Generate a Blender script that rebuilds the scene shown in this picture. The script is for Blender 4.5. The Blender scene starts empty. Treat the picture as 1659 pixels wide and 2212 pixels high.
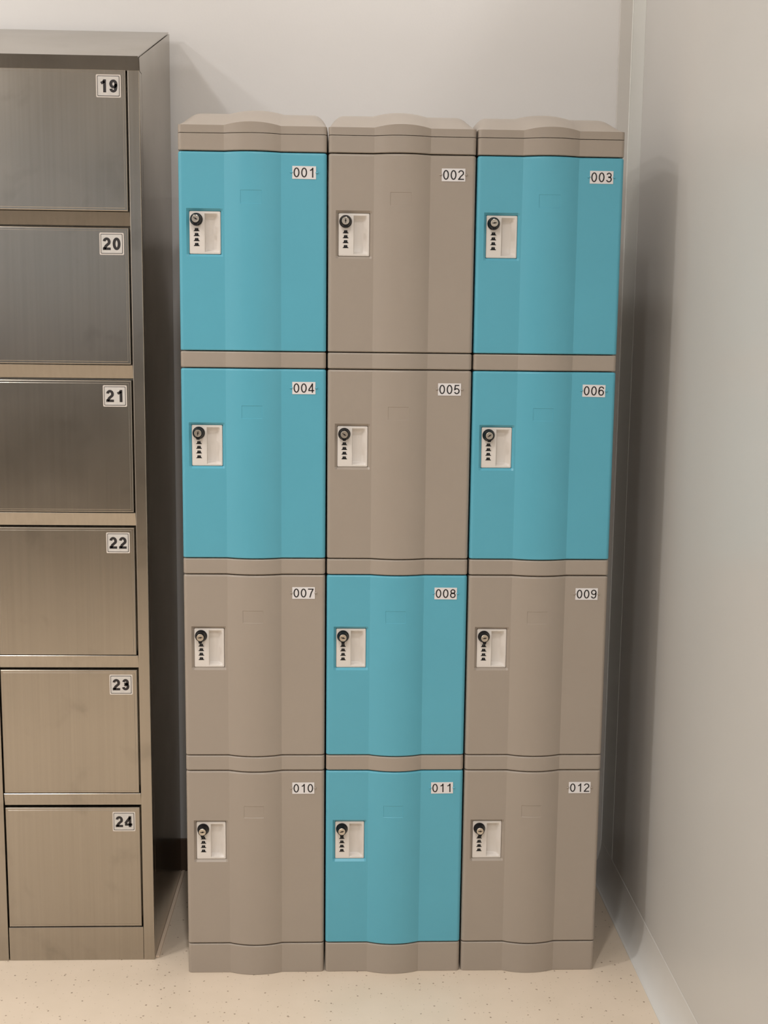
import bpy, bmesh, math, random
from mathutils import Matrix, Vector

# ---------------------------------------------------------------- camera, world, lights, exposure
SC = bpy.context.scene
COL = SC.collection
CAM_POS = Vector((0.3575, -2.5768, 1.4608))
PITCH, YAW, ROLL, FPX = 0.1408, 0.0354, 0.0111, 2522.7
fw = Vector((math.sin(YAW), math.cos(YAW), 0)); rt = Vector((math.cos(YAW), -math.sin(YAW), 0)); up = Vector((0, 0, 1))
F_ = fw*math.cos(PITCH) - up*math.sin(PITCH)
U_ = up*math.cos(PITCH) + fw*math.sin(PITCH)
R3 = rt*math.cos(ROLL) + U_*math.sin(ROLL)
U3 = U_*math.cos(ROLL) - rt*math.sin(ROLL)
cd = bpy.data.cameras.new('camera'); cam = bpy.data.objects.new('camera', cd); COL.objects.link(cam)
cd.sensor_fit = 'VERTICAL'; cd.sensor_height = 36.0; cd.lens = FPX*36.0/2212.0
cd.clip_start = 0.05; cd.clip_end = 50
M = Matrix.Identity(4)
for i in range(3):
    M[i][0] = R3[i]; M[i][1] = U3[i]; M[i][2] = -F_[i]; M[i][3] = CAM_POS[i]
cam.matrix_world = M
SC.camera = cam

w = bpy.data.worlds.new('world'); SC.world = w; w.use_nodes = True
w.node_tree.nodes['Background'].inputs[0].default_value = (1.0, 0.93, 0.85, 1)
w.node_tree.nodes['Background'].inputs[1].default_value = 0.25

def lamp(name, loc, power, radius, color=(1, 0.985, 0.985), shape='DISK', sy=None, rot=(0, 0, 0), spread=180):
    d = bpy.data.lights.new(name, 'AREA'); d.energy = power; d.shape = shape
    d.size = radius*2
    if sy: d.size_y = sy
    d.color = color; d.spread = math.radians(spread)
    o = bpy.data.objects.new(name, d); COL.objects.link(o); o.location = loc; o.rotation_euler = rot
    return o
ZC = 3.2
lamp('reflection_fill_lamp', (-0.83, 0.16, ZC-0.03), 5.0, 0.05)
lamp('reflection_fill_lamp', (0.50, 0.02, ZC-0.03), 6.3, 0.05)
lamp('reflection_fill_lamp', (-1.15, -0.80, ZC-0.03), 10, 0.05, spread=150)
lamp('reflection_fill_lamp', (0.25, -1.45, ZC-0.03), 12, 0.06, spread=130)
lamp('reflection_fill_lamp', (1.245, -0.5, ZC-0.03), 3.0, 0.035)
lamp('reflection_fill_lamp', (-2.2, -1.3, ZC-0.03), 30, 0.12)
lamp('reflection_fill_lamp', (-1.9, -2.7, ZC-0.03), 22, 0.15, spread=150)
lamp('reflection_fill_lamp', (0.5, -3.1, ZC-0.03), 33, 0.15, spread=150)
lamp('reflection_fill_lamp', (-2.6, -4.9, ZC-0.03), 24, 0.15)  # added lamp: brightens the unseen wall that the steel doors mirror

SC.view_settings.view_transform = 'Standard'
SC.view_settings.look = 'None'
SC.view_settings.gamma = 1.0
SC.view_settings.use_curve_mapping = False
SC.view_settings.exposure = -0.03

# ---------------------------------------------------------------- materials
def lin(r, g, b):
    f = lambda c: (c/255/12.92) if c/255 <= 0.04045 else ((c/255+0.055)/1.055)**2.4
    return (f(r), f(g), f(b), 1)

def mat(name, color, rough=0.5, metal=0.0, spec=0.5, coat=0.0):
    m = bpy.data.materials.new(name); m.use_nodes = True
    b = m.node_tree.nodes['Principled BSDF']
    b.inputs['Base Color'].default_value = color if len(color) == 4 else (*color, 1)
    b.inputs['Roughness'].default_value = rough
    b.inputs['Metallic'].default_value = metal
    b.inputs['Specular IOR Level'].default_value = spec
    b.inputs['Coat Weight'].default_value = coat
    return m

def nodes(m): return m.node_tree.nodes, m.node_tree.links, m.node_tree.nodes['Principled BSDF']

def add_noise(m, scale, amount, bump=0.0, stretch=(1, 1, 1), bscale=None, bdist=0.001, detail=4):
    """fine colour variation and relief"""
    N, L, b = nodes(m)
    tc = N.new('ShaderNodeTexCoord'); mp = N.new('ShaderNodeMapping'); mp.inputs['Scale'].default_value = stretch
    L.new(tc.outputs['Object'], mp.inputs[0])
    n = N.new('ShaderNodeTexNoise'); n.inputs['Scale'].default_value = scale; n.inputs['Detail'].default_value = detail
    L.new(mp.outputs[0], n.inputs['Vector'])
    base = list(b.inputs['Base Color'].default_value)
    r = N.new('ShaderNodeValToRGB')
    r.color_ramp.elements[0].position = 0.3; r.color_ramp.elements[1].position = 0.7
    r.color_ramp.elements[0].color = [c*(1-amount) for c in base[:3]]+[1]
    r.color_ramp.elements[1].color = [min(1, c*(1+amount)) for c in base[:3]]+[1]
    L.new(n.outputs['Fac'], r.inputs[0]); L.new(r.outputs[0], b.inputs['Base Color'])
    if bump:
        n2 = N.new('ShaderNodeTexNoise'); n2.inputs['Scale'].default_value = bscale or scale*8; n2.inputs['Detail'].default_value = 2
        L.new(mp.outputs[0], n2.inputs['Vector'])
        bp = N.new('ShaderNodeBump'); bp.inputs['Strength'].default_value = bump; bp.inputs['Distance'].default_value = bdist
        L.new(n2.outputs['Fac'], bp.inputs['Height']); L.new(bp.outputs[0], b.inputs['Normal'])
    return m

TAUPE = add_noise(mat('taupe_plastic', (0.345, 0.292, 0.240), 0.36, spec=0.5), 6, 0.02, 0.12, bscale=900, bdist=0.0004)
TURQ = add_noise(mat('turquoise_plastic', (0.098, 0.390, 0.505), 0.36, spec=0.5), 6, 0.02, 0.12, bscale=900, bdist=0.0004)
CREAM = mat('cream_plastic', (0.71, 0.66, 0.605), 0.35)
BLACK = mat('black_plastic', (0.006, 0.006, 0.007), 0.4, spec=0.25)
CHROME = mat('satin_metal', (0.62, 0.56, 0.48), 0.32, metal=1)
HOLE = mat('keyhole', (0.02, 0.012, 0.008), 0.6)
MARK = mat('wheel_digit', (0.16, 0.16, 0.16), 0.5)
CARD = mat('white_card', (0.74, 0.71, 0.70), 0.45)
INK = mat('black_ink', (0.02, 0.016, 0.016), 0.5)
STICK = add_noise(mat('silver_sticker', (0.60, 0.57, 0.53), 0.4), 60, 0.06)
STICKB = mat('sticker_margin', (0.66, 0.60, 0.54), 0.4)
CAVITY = mat('dark_interior', (0.03, 0.026, 0.022), 0.7)

def steel_material():
    m = mat('brushed_steel', (0.41, 0.372, 0.318), 0.3, metal=1)
    N, L, b = nodes(m)
    tc = N.new('ShaderNodeTexCoord')
    mp = N.new('ShaderNodeMapping'); mp.inputs['Scale'].default_value = (420, 420, 4)
    L.new(tc.outputs['Object'], mp.inputs[0])
    n = N.new('ShaderNodeTexNoise'); n.inputs['Scale'].default_value = 1.0; n.inputs['Detail'].default_value = 3
    L.new(mp.outputs[0], n.inputs['Vector'])
    bp = N.new('ShaderNodeBump'); bp.inputs['Strength'].default_value = 0.035; bp.inputs['Distance'].default_value = 0.0005
    L.new(n.outputs['Fac'], bp.inputs['Height']); L.new(bp.outputs[0], b.inputs['Normal'])
    n2 = N.new('ShaderNodeTexNoise'); n2.inputs['Scale'].default_value = 5; n2.inputs['Detail'].default_value = 5
    L.new(tc.outputs['Object'], n2.inputs['Vector'])
    mr = N.new('ShaderNodeMapRange'); mr.inputs[1].default_value = 0.3; mr.inputs[2].default_value = 0.7
    mr.inputs[3].default_value = 0.19; mr.inputs[4].default_value = 0.25
    L.new(n2.outputs['Fac'], mr.inputs[0]); L.new(mr.outputs[0], b.inputs['Roughness'])
    # faint vertical grain and smudges in the sheet itself
    mp2 = N.new('ShaderNodeMapping'); mp2.inputs['Scale'].default_value = (160, 160, 2)
    L.new(tc.outputs['Object'], mp2.inputs[0])
    n4 = N.new('ShaderNodeTexNoise'); n4.inputs['Scale'].default_value = 1.0; n4.inputs['Detail'].default_value = 4
    L.new(mp2.outputs[0], n4.inputs['Vector'])
    n5 = N.new('ShaderNodeTexNoise'); n5.inputs['Scale'].default_value = 11; n5.inputs['Detail'].default_value = 5; n5.inputs['Distortion'].default_value = 0.4
    L.new(tc.outputs['Object'], n5.inputs['Vector'])
    m1 = N.new('ShaderNodeMapRange'); m1.inputs[1].default_value = 0.3; m1.inputs[2].default_value = 0.7; m1.inputs[3].default_value = 0.96; m1.inputs[4].default_value = 1.04
    L.new(n4.outputs['Fac'], m1.inputs[0])
    m2 = N.new('ShaderNodeMapRange'); m2.inputs[1].default_value = 0.60; m2.inputs[2].default_value = 0.75; m2.inputs[3].default_value = 1.0; m2.inputs[4].default_value = 0.86
    L.new(n5.outputs['Fac'], m2.inputs[0])
    mm = N.new('ShaderNodeMath'); mm.operation = 'MULTIPLY'; L.new(m1.outputs[0], mm.inputs[0]); L.new(m2.outputs[0], mm.inputs[1])
    vm = N.new('ShaderNodeVectorMath'); vm.operation = 'SCALE'; vm.inputs[0].default_value = tuple(b.inputs['Base Color'].default_value)[:3]
    L.new(mm.outputs[0], vm.inputs['Scale']); L.new(vm.outputs[0], b.inputs['Base Color'])
    return m
STEEL = steel_material()
WALL = add_noise(mat('painted_wall', (0.78, 0.757, 0.73), 0.6, spec=0.3), 2, 0.012, 0.06, bscale=160, bdist=0.002)
PANEL = add_noise(mat('coated_wall_panel', (0.56, 0.54, 0.505), 0.33, spec=0.45), 3, 0.015, 0.05, bscale=120, bdist=0.001)
TRIMG = mat('grey_profile', (0.64, 0.605, 0.56), 0.4)
TRIMW = mat('pale_profile', (0.66, 0.655, 0.61), 0.35)
COVE = add_noise(mat('cove_vinyl', (0.62, 0.60, 0.56), 0.35), 4, 0.03)
BEAD = mat('sealant_bead', (0.80, 0.79, 0.74), 0.45)
CAULK = mat('floor_caulk', (0.78, 0.62, 0.47), 0.4)
BASEB = mat('dark_skirting', (0.14, 0.09, 0.06), 0.45)
WALL_REFL = mat('bluish_reflected_wall', (0.60, 0.69, 0.82), 0.6)  # blue tint put in for the reflection in the steel doors
CEIL = mat('ceiling_paint', (0.80, 0.785, 0.76), 0.7)
REFL_DARK = mat('dark_reflection_panel', (0.19, 0.18, 0.17), 0.6)  # for the added panel that darkens the reflections in the steel

def floor_material():
    m = mat('speckled_vinyl', (0.70, 0.585, 0.465), 0.3, spec=0.5)
    N, L, b = nodes(m)
    tc = N.new('ShaderNodeTexCoord')
    n = N.new('ShaderNodeTexNoise'); n.inputs['Scale'].default_value = 9; n.inputs['Detail'].default_value = 6
    L.new(tc.outputs['Object'], n.inputs['Vector'])
    r = N.new('ShaderNodeValToRGB'); r.color_ramp.elements[0].position = 0.3; r.color_ramp.elements[1].position = 0.7
    r.color_ramp.elements[0].color = (0.665, 0.555, 0.43, 1); r.color_ramp.elements[1].color = (0.70, 0.585, 0.46, 1)
    L.new(n.outputs['Fac'], r.inputs[0])
    # sparse dark chips: small voronoi cells picked at random
    def chips(scale, rad, pick, seed):
        mp = N.new('ShaderNodeMapping'); mp.inputs['Location'].default_value = (seed, seed*1.7, 0)
        L.new(tc.outputs['Object'], mp.inputs[0])
        nz = N.new('ShaderNodeTexNoise'); nz.inputs['Scale'].default_value = 220
        L.new(mp.outputs[0], nz.inputs['Vector'])
        ad = N.new('ShaderNodeMixRGB'); ad.blend_type = 'ADD'; ad.inputs[0].default_value = 0.004
        L.new(mp.outputs[0], ad.inputs[1]); L.new(nz.outputs['Color'], ad.inputs[2])
        v = N.new('ShaderNodeTexVoronoi'); v.inputs['Scale'].default_value = scale; v.voronoi_dimensions = '2D'
        L.new(ad.outputs[0], v.inputs['Vector'])
        lt = N.new('ShaderNodeMapRange'); lt.inputs[1].default_value = rad*scale; lt.inputs[2].default_value = rad*scale*0.45
        L.new(v.outputs['Distance'], lt.inputs[0])
        sp = N.new('ShaderNodeSeparateColor'); L.new(v.outputs['Color'], sp.inputs[0])
        gt = N.new('ShaderNodeMath'); gt.operation = 'GREATER_THAN'; gt.inputs[1].default_value = pick
        L.new(sp.outputs[0], gt.inputs[0])
        mu = N.new('ShaderNodeMath'); mu.operation = 'MULTIPLY'
        L.new(lt.outputs[0], mu.inputs[0]); L.new(gt.outputs[0], mu.inputs[1])
        return mu
    last = r
    for scale, rad, pick, seed, col, k in ((34, 0.0026, 0.70, 3.1, (0.20, 0.13, 0.075, 1), 0.85),
                                           (60, 0.0014, 0.60, 7.7, (0.36, 0.27, 0.18, 1), 0.7)):
        c = chips(scale, rad, pick, seed)
        mk = N.new('ShaderNodeMath'); mk.operation = 'MULTIPLY'; mk.inputs[1].default_value = k
        L.new(c.outputs[0], mk.inputs[0])
        mx = N.new('ShaderNodeMixRGB'); mx.inputs[2].default_value = col
        L.new(mk.outputs[0], mx.inputs[0]); L.new(last.outputs[0], mx.inputs[1]); last = mx
    L.new(last.outputs[0], b.inputs['Base Color'])
    n3 = N.new('ShaderNodeTexNoise'); n3.inputs['Scale'].default_value = 7
    mp3 = N.new('ShaderNodeMapping'); mp3.inputs['Scale'].default_value = (0.35, 2.2, 1)
    L.new(tc.outputs['Object'], mp3.inputs[0]); L.new(mp3.outputs[0], n3.inputs['Vector'])
    bp = N.new('ShaderNodeBump'); bp.inputs['Strength'].default_value = 0.35; bp.inputs['Distance'].default_value = 0.004
    L.new(n3.outputs['Fac'], bp.inputs['Height']); L.new(bp.outputs[0], b.inputs['Normal'])
    return m
FLOOR = floor_material()

# ---------------------------------------------------------------- helpers
def link(name, me, parent=None, mats=(), angle=20):
    if angle is not None and len(me.polygons):
        me.polygons.foreach_set('use_smooth', [True]*len(me.polygons))
        me.set_sharp_from_angle(angle=math.radians(angle))
    for m in mats: me.materials.append(m)
    o = bpy.data.objects.new(name, me); COL.objects.link(o)
    if parent: o.parent = parent
    return o

def share(name, me, parent, loc=(0, 0, 0), rot=(0, 0, 0)):
    o = bpy.data.objects.new(name, me); COL.objects.link(o); o.parent = parent
    o.location = loc; o.rotation_euler = rot
    return o

def mesh_of(bm, name):
    bmesh.ops.recalc_face_normals(bm, faces=bm.faces[:])
    me = bpy.data.meshes.new(name); bm.to_mesh(me); bm.free(); return me

def box_bm(bm, x0, x1, y0, y1, z0, z1, bevel=0.0, seg=2, mi=0):
    vs = [bm.verts.new((x, y, z)) for x in (x0, x1) for y in (y0, y1) for z in (z0, z1)]
    q = [(0, 1, 3, 2), (4, 6, 7, 5), (0, 4, 5, 1), (2, 3, 7, 6), (0, 2, 6, 4), (1, 5, 7, 3)]
    fs = [bm.faces.new([vs[i] for i in f]) for f in q]
    for f in fs: f.material_index = mi
    if bevel:
        bmesh.ops.bevel(bm, geom=list({e for f in fs for e in f.edges}), offset=bevel, segments=seg, affect='EDGES', profile=0.5)

def box(name, x0, x1, y0, y1, z0, z1, m, parent=None, bevel=0.0, seg=2):
    bm = bmesh.new(); box_bm(bm, x0, x1, y0, y1, z0, z1, bevel, seg)
    return link(name, mesh_of(bm, name), parent, [m], None)

def prism_x(name, poly, x0, x1, m, parent=None, angle=20):
    """closed polygon in (y,z) pushed along X"""
    bm = bmesh.new()
    A = [bm.verts.new((x0, y, z)) for y, z in poly]; B = [bm.verts.new((x1, y, z)) for y, z in poly]
    n = len(poly)
    bm.faces.new(A); bm.faces.new(B)
    for i in range(n): bm.faces.new((A[i], A[(i+1) % n], B[(i+1) % n], B[i]))
    return link(name, mesh_of(bm, name), parent, [m], angle)

def prism_y(name, poly, y0, y1, m, parent=None, angle=20):
    bm = bmesh.new()
    A = [bm.verts.new((x, y0, z)) for x, z in poly]; B = [bm.verts.new((x, y1, z)) for x, z in poly]
    n = len(poly)
    bm.faces.new(A); bm.faces.new(B)
    for i in range(n): bm.faces.new((A[i], A[(i+1) % n], B[(i+1) % n], B[i]))
    return link(name, mesh_of(bm, name), parent, [m], angle)

def struct(o, label=None):
    o['kind'] = 'structure'
    if label: o['label'] = label
    return o

# ---------------------------------------------------------------- the room
YB = 0.545          # back wall
XR = 1.0925         # right wall panel
XL, YF = -3.0, -6.6
struct(box('floor', XL, 2.6, YF, YB, -0.1, 0.0, FLOOR), 'beige speckled vinyl floor in front of the lockers')
struct(box('wall_back', XL, 2.6, YB, YB+0.12, 0.0, ZC, WALL), 'off-white painted wall behind the lockers')
struct(box('wall_right', XR, XR+0.05, YF, YB, 0.0, 2.92, PANEL), 'grey-beige coated partition panel on the right')
struct(box('wall_left', XL-0.1, XL, YF, YB, 0.0, ZC, WALL), 'off-white wall far to the left')
struct(box('wall_front', XL, 2.6, YF-0.1, YF, 0.0, ZC, WALL_REFL), 'unseen bluish wall behind the viewer, guessed for the steel reflections')  # guessed unseen wall, mainly there to shape the steel reflections
struct(box('reflection_panel', XL, XR, YF, YF+0.03, 0.0, 1.55, REFL_DARK), 'unseen dark panel added behind the viewer for the steel reflections')  # unseen panel added to give the steel a dark reflected band
struct(box('ceiling', XL, 2.6, YF, YB, ZC, ZC+0.1, CEIL), 'white ceiling above the lockers')
struct(box('baseboard_back', XL, 1.052, YB-0.009, YB, 0.0, 0.094, BASEB, bevel=0.002), 'dark brown skirting along the back wall')
# corner profile on the back wall and pale post on the right wall
struct(box('trim_2', 1.058, XR, YB-0.010, YB, 0.0, 2.92, TRIMG, bevel=0.001), 'grey vertical corner strip on the back wall')
struct(box('trim_3', XR-0.0035, XR, YB-0.0135, YB-0.010, 0.0, 2.92, BEAD, bevel=0.001), 'thin white sealant line in the back corner')
struct(box('trim_4', XR-0.0006, XR, 0.405, YB-0.0135, 0.09, 2.92, TRIMW), 'pale vertical corner profile on the partition')
pc = [(1.0575, 0.0)]
for i in range(11):
    t = i/10*math.pi/2
    pc.append((XR-0.0012-0.0338*(1-math.sin(t))**1.0, 0.0015+0.087*(1-math.cos(t))))
pc += [(XR-0.0002, 0.0905), (XR-0.0002, 0.0)]
struct(prism_y('baseboard_right', pc, YF, YB-0.010, COVE), 'pale grey cove skirting along the right partition')

# ---------------------------------------------------------------- plastic lockers
WCOL, PITCHZ, DOORH = 0.32, 0.4581, 0.4224
Z_TOP = 1.8692                       # top of the highest door opening
XA, XB_ = 0.0016, 0.3184             # outer sides of a column
BC, BH, BS = 0.160, 0.0605, 0.0125   # bulge centre, half width, rise
BR = BH*BH/(2*BS)+BS/2
RC = 0.0080

def front_y(x):
    d = abs(x-BC)
    return -(math.sqrt(max(0, BR*BR-d*d))-(BR-BS)) if d < BH else 0.0

def profile(yb, extra=(), nb=16, xa=XA, xb=XB_):
    """stations from rear left round the front to rear right: x, y, nx, ny, front?"""
    P = [(xa, yb, -1, 0, False)]
    for i in range(9):
        t = i/8*math.pi/2
        P.append((xa+RC-RC*math.cos(t), RC-RC*math.sin(t), -math.cos(t), -math.sin(t), i == 8))
    xs = {BC-BH, BC+BH, xa+RC+0.0006, xb-RC-0.0006}
    for i in range(1, nb): xs.add(BC-BH+2*BH*i/nb)
    for e in extra: xs.add(e)
    xs = sorted(x for x in xs if xa+RC+1e-5 < x < xb-RC-1e-5)
    for x in xs:
        if abs(x-BC) < BH-1e-6:
            nx = (x-BC)/BR; ny = -math.sqrt(1-nx*nx)
        else: nx, ny = 0, -1
        P.append((x, front_y(x), nx, ny, True))
    for i in range(9):
        t = (8-i)/8*math.pi/2
        P.append((xb-RC+RC*math.cos(t), RC-RC*math.sin(t), math.cos(t), -math.sin(t), i == 0))
    P.append((xb, yb, 1, 0, False))
    return P

def shell(z0, z1, yb, bev_lo, bev_hi, extra_x=(), extra_z=(), disp=None):
    """front-profiled block from z0 to z1 with rounded horizontal edges"""
    P = profile(yb, extra_x)
    rings = []
    for i in range(6):
        t = i/5*math.pi/2
        rings.append((z0+bev_lo*(1-math.cos(t)), bev_lo*(1-math.sin(t))))
    for z in sorted(list(extra_z)+[z0+bev_lo+0.0005, z1-bev_hi-0.0005]): rings.append((z, 0))
    for i in range(6):
        t = (5-i)/5*math.pi/2
        rings.append((z1-bev_hi*(1-math.cos(t)), bev_hi*(1-math.sin(t))))
    bm = bmesh.new(); G = []
    for z, ins in rings:
        row = []
        for k, (x, y, nx, ny, fr) in enumerate(P):
            yy = y-ny*ins if k not in (0, len(P)-1) else y
            xx = x-nx*ins
            if disp and fr and ins == 0: yy += disp(x, z)
            row.append(bm.verts.new((xx, yy, z)))
        G.append(row)
    n = len(P)
    for a, b in zip(G[:-1], G[1:]):
        for k in range(n-1): bm.faces.new((a[k], a[k+1], b[k+1], b[k]))
        bm.faces.new((a[n-1], a[0], b[0], b[n-1]))
    bm.faces.new(G[0]); bm.faces.new(G[-1][::-1])
    me = bpy.data.meshes.new('shell'); bm.normal_update()
    bmesh.ops.recalc_face_normals(bm, faces=bm.faces[:]); bm.to_mesh(me); bm.free()
    return me

# door: local z = 0 at the top of the opening, going down
LX0, LX1, LZ0, LZ1 = 0.0240, 0.0908, -0.1256, -0.2154       # lock plate
RX0, RX1, RZ0, RZ1 = 0.0180, 0.0958, -0.1198, -0.2212       # outer rim of the recess
EX0, EX1, EZ0, EZ1 = 0.1345, 0.1800, -0.0815, -0.1098       # faint rectangle
g = 0.0006
def ramp(v, a, b): return min(1, max(0, (v-a)/(b-a)))
def door_disp(x, z):
    f1 = min(ramp(x, RX0, LX0-g), ramp(x, RX1, LX1+g), ramp(z, RZ0, LZ0+g), ramp(z, RZ1, LZ1-g))
    d = 0.0055*f1
    if LX0-g+1e-5 < x < LX1+g-1e-5 and LZ1-g+1e-5 < z < LZ0+g-1e-5: d = 0.0200
    if EX0+1e-6 < x < EX1-1e-6 and EZ1+1e-6 < z < EZ0-1e-6: d = 0.0007
    return d
e = 0.0003
exx = [RX0, LX0-g, LX0-g+e, LX1+g-e, LX1+g, RX1, EX0, EX0+0.0005, EX1-0.0005, EX1]
exz = [RZ0, LZ0+g, LZ0+g-e, LZ1-g+e, LZ1-g, RZ1, EZ0, EZ0-0.0007, EZ1+0.0007, EZ1]
GT, GB = 0.0015, 0.0016     # gaps above and below a door
door_me = {}
for nm, m in (('turq', TURQ), ('taupe', TAUPE)):
    me = shell(-DOORH+GB, -GT, 0.027, 0.0025, 0.0044, exx, exz, door_disp)
    me.polygons.foreach_set('use_smooth', [True]*len(me.polygons)); me.set_sharp_from_angle(angle=math.radians(19.5))
    me.materials.append(m); me.name = nm+'_door'; door_me[nm] = me

def lock_plate_mesh():
    w, h = LX1-LX0, LZ0-LZ1
    sx0, sx1, sz0, sz1 = 0.49*w, 0.95*w, -0.05*h, -0.955*h     # pull scoop
    us = [0, .0007, .002, 0.012, 0.025, sx0-0.0003, sx0+0.0006]+[sx0+(sx1-sx0)*k for k in (.2, .4, .55, .65, .75, .83, .9, .96, 1)]+[w-.002, w-.0007, w]
    vs = [0, -.0007, -.002, sz0]+[sz0-0.0105*k for k in (.2, .4, .6, .8, 1)]+[-0.03, -0.045, -0.06]+[sz1+0.007*k for k in (1, .8, .6, .4, .2, 0)]+[-h+.002, -h+.0007, -h]
    us = sorted(set(us)); vs = sorted(set(vs), reverse=True)
    def depth(u, v):
        d = 0.0
        if sx0+0.0005 <= u <= sx1+1e-9 and sz1-1e-9 <= v <= sz0+1e-9:
            t = ramp(u, sx1, sx0+0.55*(sx1-sx0)); fx = math.sin(t*math.pi/2)
            fz = min(math.sin(ramp(v, sz0, sz0-0.0105)*math.pi/2), math.sin(ramp(v, sz1, sz1+0.007)*math.pi/2))
            d = 0.0125*fx*fz
        elif sx0+0.0005 > u > sx0-0.0004: d = 0
        eu = min(u, w-u); ev = min(-v, h+v); em = min(eu, ev)
        if em < 1e-6: d += 0.0008
        elif em < 0.0008: d += 0.0002
        return d
    bm = bmesh.new(); G = []
    for v in vs:
        row = []
        for u in us:
            uu, vv = u, v
            cu = 0.002-min(u, w-u); cv = 0.002-min(-v, h+v)
            if cu > 0 and cv > 0:
                r = math.hypot(cu, cv)
                if r > 0.002:
                    k = 0.002/r
                    uu = (0.002-cu*k) if u < w/2 else w-(0.002-cu*k)
                    vv = -(0.002-cv*k) if -v < h/2 else -(h-(0.002-cv*k))
            row.append(bm.verts.new((uu, depth(u, v), vv)))
        G.append(row)
    for a, b in zip(G[:-1], G[1:]):
        for k in range(len(us)-1): bm.faces.new((a[k], b[k], b[k+1], a[k+1]))
    ring = G[0][:]+[r[-1] for r in G[1:]]+G[-1][-2::-1]+[r[0] for r in G[-2:0:-1]]
    back = [bm.verts.new((v.co.x, 0.0145, v.co.z)) for v in ring]
    n = len(ring)
    for i in range(n): bm.faces.new((ring[i], ring[(i+1) % n], back[(i+1) % n], back[i]))
    bm.faces.new(back)
    return mesh_of(bm, 'lock_plate')
PLATE_ME = lock_plate_mesh()
PLATE_ME.polygons.foreach_set('use_smooth', [True]*len(PLATE_ME.polygons)); PLATE_ME.set_sharp_from_angle(angle=math.radians(40))
PLATE_ME.materials.append(CREAM)

def lathe(bm, prof, n=28, mi=0, cx=0, cz=0):
    """prof: (radius, y); axis along Y, front is -Y"""
    rows = []
    for r, y in prof:
        rows.append([bm.verts.new((cx+r*math.cos(2*math.pi*i/n), y, cz+r*math.sin(2*math.pi*i/n))) for i in range(n)])
    for a, b in zip(rows[:-1], rows[1:]):
        for i in range(n):
            f = bm.faces.new((a[i], a[(i+1) % n], b[(i+1) % n], b[i])); f.material_index = mi
    f = bm.faces.new(rows[0]); f.material_index = mi
    f = bm.faces.new(rows[-1]); f.material_index = mi

def knob_mesh():
    bm = bmesh.new()
    lathe(bm, [(0.0136, 0.0), (0.0136, -0.0022), (0.0130, -0.0032), (0.0118, -0.0050), (0.0106, -0.0130), (0.0100, -0.0158), (0.0092, -0.0168)])
    # pointer lug under the front rim
    pts = [(-0.0046, -0.0085), (0.0046, -0.0085), (0.0030, -0.0140), (-0.0030, -0.0140)]
    A = [bm.verts.new((x, -0.0166, z)) for x, z in pts]; B = [bm.verts.new((x, -0.0095, z)) for x, z in pts]
    bm.faces.new(A); bm.faces.new(B)
    for i in range(4): bm.faces.new((A[i], A[(i+1) % 4], B[(i+1) % 4], B[i]))
    me = mesh_of(bm, 'lock_knob')
    me.polygons.foreach_set('use_smooth', [True]*len(me.polygons)); me.set_sharp_from_angle(angle=math.radians(30))
    me.materials.append(BLACK); return me
def cyl_mesh():
    bm = bmesh.new()
    lathe(bm, [(0.0080, 0.0), (0.0080, -0.0011), (0.0075, -0.0016), (0.0060, -0.0016), (0.0057, -0.0012), (0.0052, -0.0012)])
    # key slot: bow-tie plate in a darker metal
    for x0, x1, z0, z1 in ((-0.0046, 0.0046, -0.0009, 0.0009), (-0.0010, 0.0018, -0.0018, 0.0018)):
        box_bm(bm, x0, x1, -0.00165, -0.0008, z0, z1, mi=1)
    me = mesh_of(bm, 'key_cylinder')
    me.polygons.foreach_set('use_smooth', [True]*len(me.polygons)); me.set_sharp_from_angle(angle=math.radians(30))
    me.materials.append(CHROME); me.materials.append(HOLE); return me
def wheel_mesh():
    bm = bmesh.new()
    pts = [(-0.0062, -0.0031), (0.0062, -0.0031), (0.0062, -0.0022), (0.0040, -0.0008), (0.0034, 0.0031), (-0.0034, 0.0031), (-0.0040, -0.0008), (-0.0062, -0.0022)]
    A = [bm.verts.new((x, -0.0012 if z > 0 else -0.0005, z)) for x, z in pts]; B = [bm.verts.new((x, 0.0005, z)) for x, z in pts]
    bm.faces.new(A[::-1]); bm.faces.new(B)
    for i in range(8): bm.faces.new((A[i], A[(i+1) % 8], B[(i+1) % 8], B[i]))
    box_bm(bm, -0.0006, 0.0006, -0.0014, -0.0006, 0.0003, 0.0015, mi=1)
    me = mesh_of(bm, 'combination_wheel'); me.materials.append(BLACK); me.materials.append(MARK); return me
KNOB_ME, CYL_ME, WHEEL_ME = knob_mesh(), cyl_mesh(), wheel_mesh()
clip_me = {}
for nm, m in (('turq', TURQ), ('taupe', TAUPE)):
    bm = bmesh.new(); box_bm(bm, -0.0030, 0.0030, -0.0022, 0.0005, -0.0018, 0.0018, 0.0012, 2)
    me = mesh_of(bm, 'plate_clip'); me.polygons.foreach_set('use_smooth', [True]*len(me.polygons)); me.materials.append(m); clip_me[nm] = me

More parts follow.
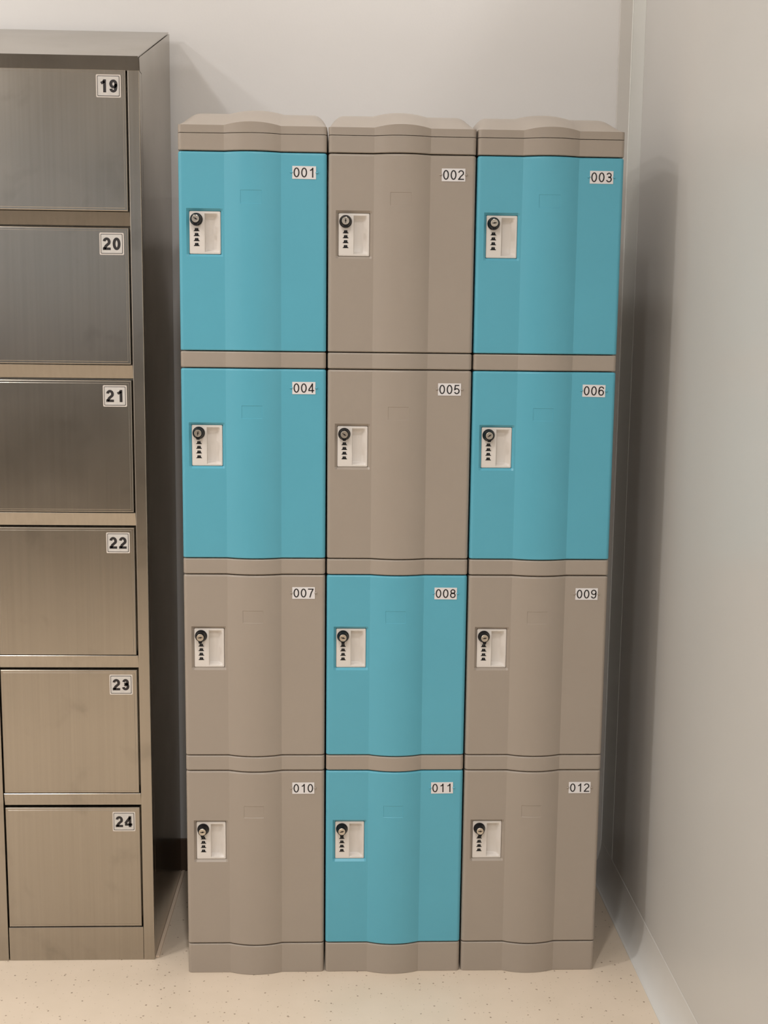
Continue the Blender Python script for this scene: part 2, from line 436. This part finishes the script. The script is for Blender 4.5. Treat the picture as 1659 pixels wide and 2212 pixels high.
def arc(cx, cy, rx, ry, a0, a1, n=14):
    return [(cx+rx*math.cos(math.radians(a0+(a1-a0)*i/n)), cy+ry*math.sin(math.radians(a0+(a1-a0)*i/n))) for i in range(n+1)]
def digit_strokes(ch, w):
    """centre lines of a sans digit in a 0.56 x 1 box; w is the stroke width"""
    h = w/2; L, R, B, T = h, 0.56-h, h, 1-h; mx = 0.28; rx = (R-L)/2
    if ch == '0': return [(arc(mx, .5, rx, .5-h, 0, 360, 28), True)]
    if ch == '1': return [([(0.37, 0), (0.37, 1)], False), ([(0.37-h*0.2, 0.97-h), (0.27, 0.82-h*.4), (0.12, 0.74-h*.4)], False)]
    if ch == '2': return [(arc(mx, T-.245, rx, .245, 170, -30, 16)+[(mx-.05, .33), (L+.02, B+.02), (L, B)], False), ([(0.0, B), (0.56, B)], False)]
    if ch == '3': return [(arc(mx-.01, T-.22, rx-.03, .22, 165, -88, 16)+[(mx-.08, .535)], False), ([(mx-.08, .535)]+arc(mx-.01, B+.2425, rx, .2425+(.05-h)*0, 90, -165, 18), False)]
    if ch == '4': return [([(0.39, 0), (0.39, 1)], False), ([(0.39, 1-h*1.1), (0.04, .235+h)], False), ([(0.0, .235), (0.56, .235)], False)]
    if ch == '5': return [([(0.50, T), (0.13, T), (0.075, .49)]+arc(mx-.005, B+.265, rx, .265, 140, -160, 18), False)]
    if ch == '6': return [(arc(mx, B+.265, rx, .265, 0, 360, 26), True), (arc(mx+.01, T-.22, rx-.01, .22, 8, 150, 12)+[(L+.01, .64), (L, .48), (L, B+.265)], False)]
    if ch == '7': return [([(0.0, T), (0.55, T)], False), ([(R+.01, T), (.33, .55), (.19, 0)], False)]
    if ch == '8': return [(arc(mx, T-.21, rx-.03, .21, 0, 360, 26), True), (arc(mx, B+.25, rx, .25, 0, 360, 26), True)]
    if ch == '9': return [(arc(mx, T-.24, rx, .24, 0, 360, 26), True), (arc(mx-.01, B+.22, rx-.01, .22, 188, 330, 12)+[(R-.01, .36), (R, .52), (R, T-.24)], False)]
def text_mesh(s, height, width_, sx, pitch):
    """stroked digits in XZ centred on the origin: verts and faces"""
    V, Fc = [], []
    tot = pitch*(len(s)-1)+0.56
    for q, ch in enumerate(s):
        ox = q*pitch-tot/2
        for pts, closed in digit_strokes(ch, width_):
            if closed: pts = pts[:-1]
            n = len(pts); base = len(V)
            for i, (x, y) in enumerate(pts):
                p0 = pts[i-1] if (i > 0 or closed) else pts[i]; p1 = pts[(i+1) % n] if (i < n-1 or closed) else pts[i]
                d0 = Vector((x-p0[0], y-p0[1])); d1 = Vector((p1[0]-x, p1[1]-y))
                if d0.length < 1e-9: d0 = d1
                if d1.length < 1e-9: d1 = d0
                d0.normalize(); d1.normalize(); t = (d0+d1).normalized() if (d0+d1).length > 1e-6 else d1
                k = min(1.8, 1/max(0.3, t.dot(d1))); nx, ny = -t.y*k*width_/2, t.x*k*width_/2
                for sg in (1, -1): V.append(((ox+x+sg*nx)*height*sx, (y+sg*ny-0.5)*height))
            for i in range(n if closed else n-1):
                a = base+2*i; b = base+2*((i+1) % n)
                Fc.append((a, b, b+1, a+1))
    return V, Fc

def number_plate(s):
    bm = bmesh.new()
    box_bm(bm, -0.0253, 0.0253, -0.0010, 0.0002, -0.0134, 0.0134)
    V, Fc = text_mesh(s, 0.0205, 0.125, 1.12, 0.705)
    vs = [bm.verts.new((x, -0.00115, z)) for x, z in V]
    for f in Fc:
        try: nf = bm.faces.new([vs[i] for i in f]); nf.material_index = 1
        except ValueError: pass
    me = bpy.data.meshes.new('number_plate'); bm.to_mesh(me); bm.free()
    me.materials.append(CARD); me.materials.append(INK); return me

def lid_mesh():
    z0, zf, yb = 0.0, 0.0160, 0.470
    P = [p for p in profile(yb, (0.012, 0.018, 0.024, 0.031, 0.040, 0.055, 0.075, 0.245, 0.265, 0.280, 0.289, 0.296, 0.302, 0.308))][1:-1]
    S = lambda t: math.sin(min(1, max(0, t))*math.pi/2)
    def bump(x):
        d = abs(x-BC)/BH
        return 0.0062*(1-d*d) if d < 1 else 0.0
    vlist = [0, .004, .008, .013, .018, .024, .031, .039, .048, .06, .075, .095, .12, .15, .2, .3, .38, .41, 0.43, .45, .462, .4695]
    bm = bmesh.new(); G = []
    for (x, y, nx, ny, fr) in P:
        col = []
        for v in vlist:
            yy = y+(yb-y)*v/0.4695
            t_ = min(1, (min(x-XA, XB_-x)+0.0005)/0.033); side = math.sqrt(1-(1-t_)**2)
            h = zf+0.055*S((yy-y)/0.20)*side*S((yb-yy+0.002)/0.05)
            col.append(bm.verts.new((x, yy, h+bump(x)*(1 if v < .43 else .3))))
        G.append(col)
    for a, b in zip(G[:-1], G[1:]):
        for k in range(len(vlist)-1): bm.faces.new((a[k], b[k], b[k+1], a[k+1]))
    n = len(P)
    bot = [bm.verts.new((p[0], p[1], z0)) for p in P]; bb = [bm.verts.new((p[0], yb, z0)) for p in P]
    for i in range(n-1):
        bm.faces.new((bot[i], bot[i+1], G[i+1][0], G[i][0]))
        bm.faces.new((bb[i], G[i][-1], G[i+1][-1], bb[i+1]))
        bm.faces.new((bot[i], bb[i], bb[i+1], bot[i+1]))
    bm.faces.new([bot[0]]+G[0]+[bb[0]]); bm.faces.new([bot[-1]]+G[-1]+[bb[-1]])
    me = mesh_of(bm, 'lid')
    me.polygons.foreach_set('use_smooth', [True]*len(me.polygons)); me.set_sharp_from_angle(angle=math.radians(19))
    me.materials.append(TAUPE); return me

def finish(me, m):
    me.polygons.foreach_set('use_smooth', [True]*len(me.polygons)); me.set_sharp_from_angle(angle=math.radians(19.5))
    me.materials.append(m); return me
Z_BASE = Z_TOP-3*PITCHZ-DOORH
LID_ME = lid_mesh()
RAIL_ME = finish(shell(0.0, 0.0352, 0.470, 0.002, 0.0012), TAUPE)
BAND_ME = finish(shell(0.0005, PITCHZ-DOORH-0.0005, 0.030, 0.0030, 0.0032), TAUPE)
BASE_ME = finish(shell(0.0, Z_BASE-0.001, 0.470, 0.0012, 0.0025), TAUPE)
bm = bmesh.new(); box_bm(bm, 0.0045, 0.3155, 0.031, 0.468, 0.0, Z_TOP-Z_BASE)
BODY_ME = mesh_of(bm, 'body'); BODY_ME.materials.append(TAUPE)

COLOURS = {1: 'turq', 2: 'taupe', 3: 'turq', 4: 'turq', 5: 'taupe', 6: 'turq', 7: 'taupe', 8: 'turq', 9: 'taupe', 10: 'taupe', 11: 'turq', 12: 'taupe'}
WORD = {'turq': 'turquoise', 'taupe': 'taupe'}
COL_LABEL = ['four-tier plastic locker column with doors 001, 004, 007 and 010, nearest the steel locker',
             'middle plastic locker column with doors 002, 005, 008 and 011',
             'four-tier plastic locker column with doors 003, 006, 009 and 012, nearest the right partition']
rng = random.Random(4)
for c in range(3):
    root = bpy.data.objects.new('plastic_locker', None); COL.objects.link(root)
    root.location = (c*WCOL, 0, 0); root.empty_display_size = 0.1
    root['label'] = COL_LABEL[c]; root['category'] = 'locker'; root['group'] = 'plastic locker columns'
    share('base', BASE_ME, root)
    share('body', BODY_ME, root, (0, 0, Z_BASE))
    for k in range(3): share('band', BAND_ME, root, (0, 0, Z_TOP-DOORH-k*PITCHZ-(PITCHZ-DOORH)))
    share('top_rail', RAIL_ME, root, (0, 0, Z_TOP+0.0005))
    share('lid', LID_ME, root, (0, 0, Z_TOP+0.0368))
    for k in range(4):
        num = k*3+c+1; kind = COLOURS[num]
        d = share('door', door_me[kind], root, (0, 0, Z_TOP-k*PITCHZ))
        d['label'] = '%s plastic door numbered %03d' % (WORD[kind], num)
        share('lock_plate', PLATE_ME, d, (LX0, 0.0040, LZ0))
        kx, kz = LX0+0.0152, LZ0-0.0172
        tilt = {1: -0.5, 2: 1.57, 3: 0.1, 4: 1.4, 5: -0.6, 6: 0.6, 7: 0.1, 8: -0.2, 9: 0.2, 10: 0.1, 11: 0.25, 12: 0.0}[num]
        share('lock_knob', KNOB_ME, d, (kx, 0.0040, kz))
        share('key_cylinder', CYL_ME, d, (kx, 0.0040-0.0167, kz), (0, -tilt, 0))
        for j in range(4): share('combination_wheel', WHEEL_ME, d, (kx+0.0002, 0.0040, LZ0-0.0388-j*0.0104))
        tl = {1: 0.004, 6: 0.014, 11: -0.012, 8: 0.006}.get(num, rng.uniform(-0.004, 0.004))
        np_ = share('number_plate', number_plate('%03d' % num), d, (0.2700, 0, -0.0425), (0, tl, 0))
        for s in (-1, 1): share('plate_clip', clip_me[kind], d, (0.2700+s*0.0272, 0, -0.0425-s*tl*0.027))

# ---------------------------------------------------------------- steel locker
SX1, SY0, SY1 = -0.0865, 0.060, 0.516
ZF, ZB2 = 2.0726, 2.2365
DW0, DW1 = -0.4300, -0.1140          # door opening
CW = 0.3450                          # column pitch
SX0 = SX1-0.027*2-2*CW+0.018
root = bpy.data.objects.new('steel_locker', None); COL.objects.link(root)
root.location = ((SX0+SX1)/2, (SY0+SY1)/2, 0)
root['label'] = 'brushed stainless steel locker with sloped top and doors numbered 19 to 24'; root['category'] = 'locker'
OFF = root.location.copy()
def sbox(name, x0, x1, y0, y1, z0, z1, m=STEEL, parent=root, bevel=0.0, seg=2):
    o = box(name, x0-OFF.x, x1-OFF.x, y0-OFF.y, y1-OFF.y, z0, z1, m, parent, bevel, seg); return o
def sprism(name, poly, x0, x1, m=STEEL):
    return prism_x(name, [(y-OFF.y, z) for y, z in poly], x0-OFF.x, x1-OFF.x, m, root)
sl = (ZB2-ZF)/(SY1-SY0)
sprism('body', [(0.090, 0.0), (SY1, 0.0), (SY1, ZB2-0.004), (0.090, ZF-0.004+sl*0.030)], SX0, SX1)
sprism('top_panel', [(SY0+0.0005, ZF), (SY1+0.0005, ZB2), (SY1+0.0005, ZB2-0.002), (SY0+0.0025, ZF-0.0024), (SY0+0.0075, ZF-0.029), (SY0+0.0050, ZF-0.029), (SY0-0.001, ZF-0.0006)], SX0, SX1-0.0022)
sprism('top_bar', [(SY0+0.008, ZF-0.0295), (0.090, ZF-0.0295), (0.090, ZF+sl*0.030-0.0035), (SY0+0.003, ZF-0.0035)], SX0, SX1)
STW = 0.0262
for x1 in (SX1, DW0-0.0020, DW0-0.0020-CW):
    sbox('stile', x1-STW if x1 != SX1 else DW1+0.0016, x1, SY0, 0.090, 0.0, ZF-0.0295, bevel=0.0018)
SP = 0.33235
Z24 = 0.0842                          # top of the bottom rail
def steel_door(num, x0, x1, zb, zt):
    bm = bmesh.new()
    X0, X1 = x0-OFF.x, x1-OFF.x; Y0, Y1 = SY0+0.0005-OFF.y, SY0+0.0185-OFF.y
    # hemmed sheet: raised field with a shallow fold line round the edge
    def ring(ins, y): return [bm.verts.new((a, y, b)) for a, b in ((X0+ins, zb+ins), (X1-ins, zb+ins), (X1-ins, zt-ins), (X0+ins, zt-ins))]
    R = [ring(0, Y1), ring(0, Y0+0.0022), ring(0.0006, Y0+0.0009), ring(0.0022, Y0), ring(0.0062, Y0), ring(0.0070, Y0-0.0005)]
    bm.faces.new(R[0][::-1]); bm.faces.new(R[-1])
    for a, b in zip(R[:-1], R[1:]):
        for i in range(4): bm.faces.new((a[i], a[(i+1) % 4], b[(i+1) % 4], b[i]))
    o = link('door', mesh_of(bm, 'steel_door'), root, [STEEL], None)
    if num:
        o['label'] = 'brushed steel door numbered %d' % num
        st = bmesh.new()
        w_, h_ = 0.0265, 0.0238
        def rr(wd, ht, r, y, mi):
            pts = []
            for cx, cz, a0 in ((wd-r, ht-r, 0), (-wd+r, ht-r, 90), (-wd+r, -ht+r, 180), (wd-r, -ht+r, 270)):
                for i in range(5):
                    a = math.radians(a0+i*22.5); pts.append((cx+r*math.cos(a), cz+r*math.sin(a)))
            vs = [st.verts.new((px, y, pz)) for px, pz in pts]
            f = st.faces.new(vs[::-1] if False else vs); f.material_index = mi
            return vs
        a = rr(w_, h_, 0.0024, -0.0006, 0); b2 = [st.verts.new((v.co.x, 0.0, v.co.z)) for v in a]
        for i in range(len(a)): st.faces.new((a[i], a[(i+1) % len(a)], b2[(i+1) % len(a)], b2[i]))
        rr(w_-0.0026, h_-0.0026, 0.0022, -0.00075, 1); rr(w_-0.0038, h_-0.0038, 0.0014, -0.0009, 2)
        V, Fc = text_mesh(str(num), 0.0270, 0.205, 1.14, 0.70)
        vs = [st.verts.new((px, -0.00105, pz)) for px, pz in V]
        for f in Fc:
            try: nf = st.faces.new([vs[i] for i in f]); nf.material_index = 1
            except ValueError: pass
        me = bpy.data.meshes.new('number_sticker'); st.to_mesh(me); st.free()
        for m_ in (STICKB, INK, STICK): me.materials.append(m_)
        s = bpy.data.objects.new('number_sticker', me); COL.objects.link(s); s.parent = o
        sx = {19: -0.0375, 20: -0.0375, 21: -0.0375, 22: -0.0375, 23: -0.0375, 24: -0.0375}[num]
        s.location = (X1+sx+0.0005, Y0-0.0004, zt-0.0345)
    return o
for col in range(2):
    for k in range(6):
        zb = Z24+k*SP
        steel_door((24-k) if col == 0 else None, DW0+0.0012-col*CW, DW1-0.0020-col*CW, zb+0.0010, zb+SP-0.0316-0.0028)
    for k in range(5):
        zt = Z24+(k+1)*SP
        sprism('rail', [(SY0+0.0016, zt-0.0002), (SY0+0.0004, zt-0.0014), (SY0+0.0058, zt-0.0296), (SY0+0.0068, zt-0.0306), (0.089, zt-0.0306), (0.089, zt-0.0002)], DW0-col*CW, DW1+0.0012-col*CW)
    sbox('bottom_rail', DW0-col*CW, DW1+0.0012-col*CW, SY0+0.0004, 0.089, 0.0, Z24-0.0004, bevel=0.0010)
# caulk line along the foot of the steel locker
struct(box('trim_5', SX1, SX1+0.009, SY0+0.01, YB-0.009, 0.0, 0.004, CAULK, bevel=0.0015), 'pale caulk line along the foot of the steel locker')
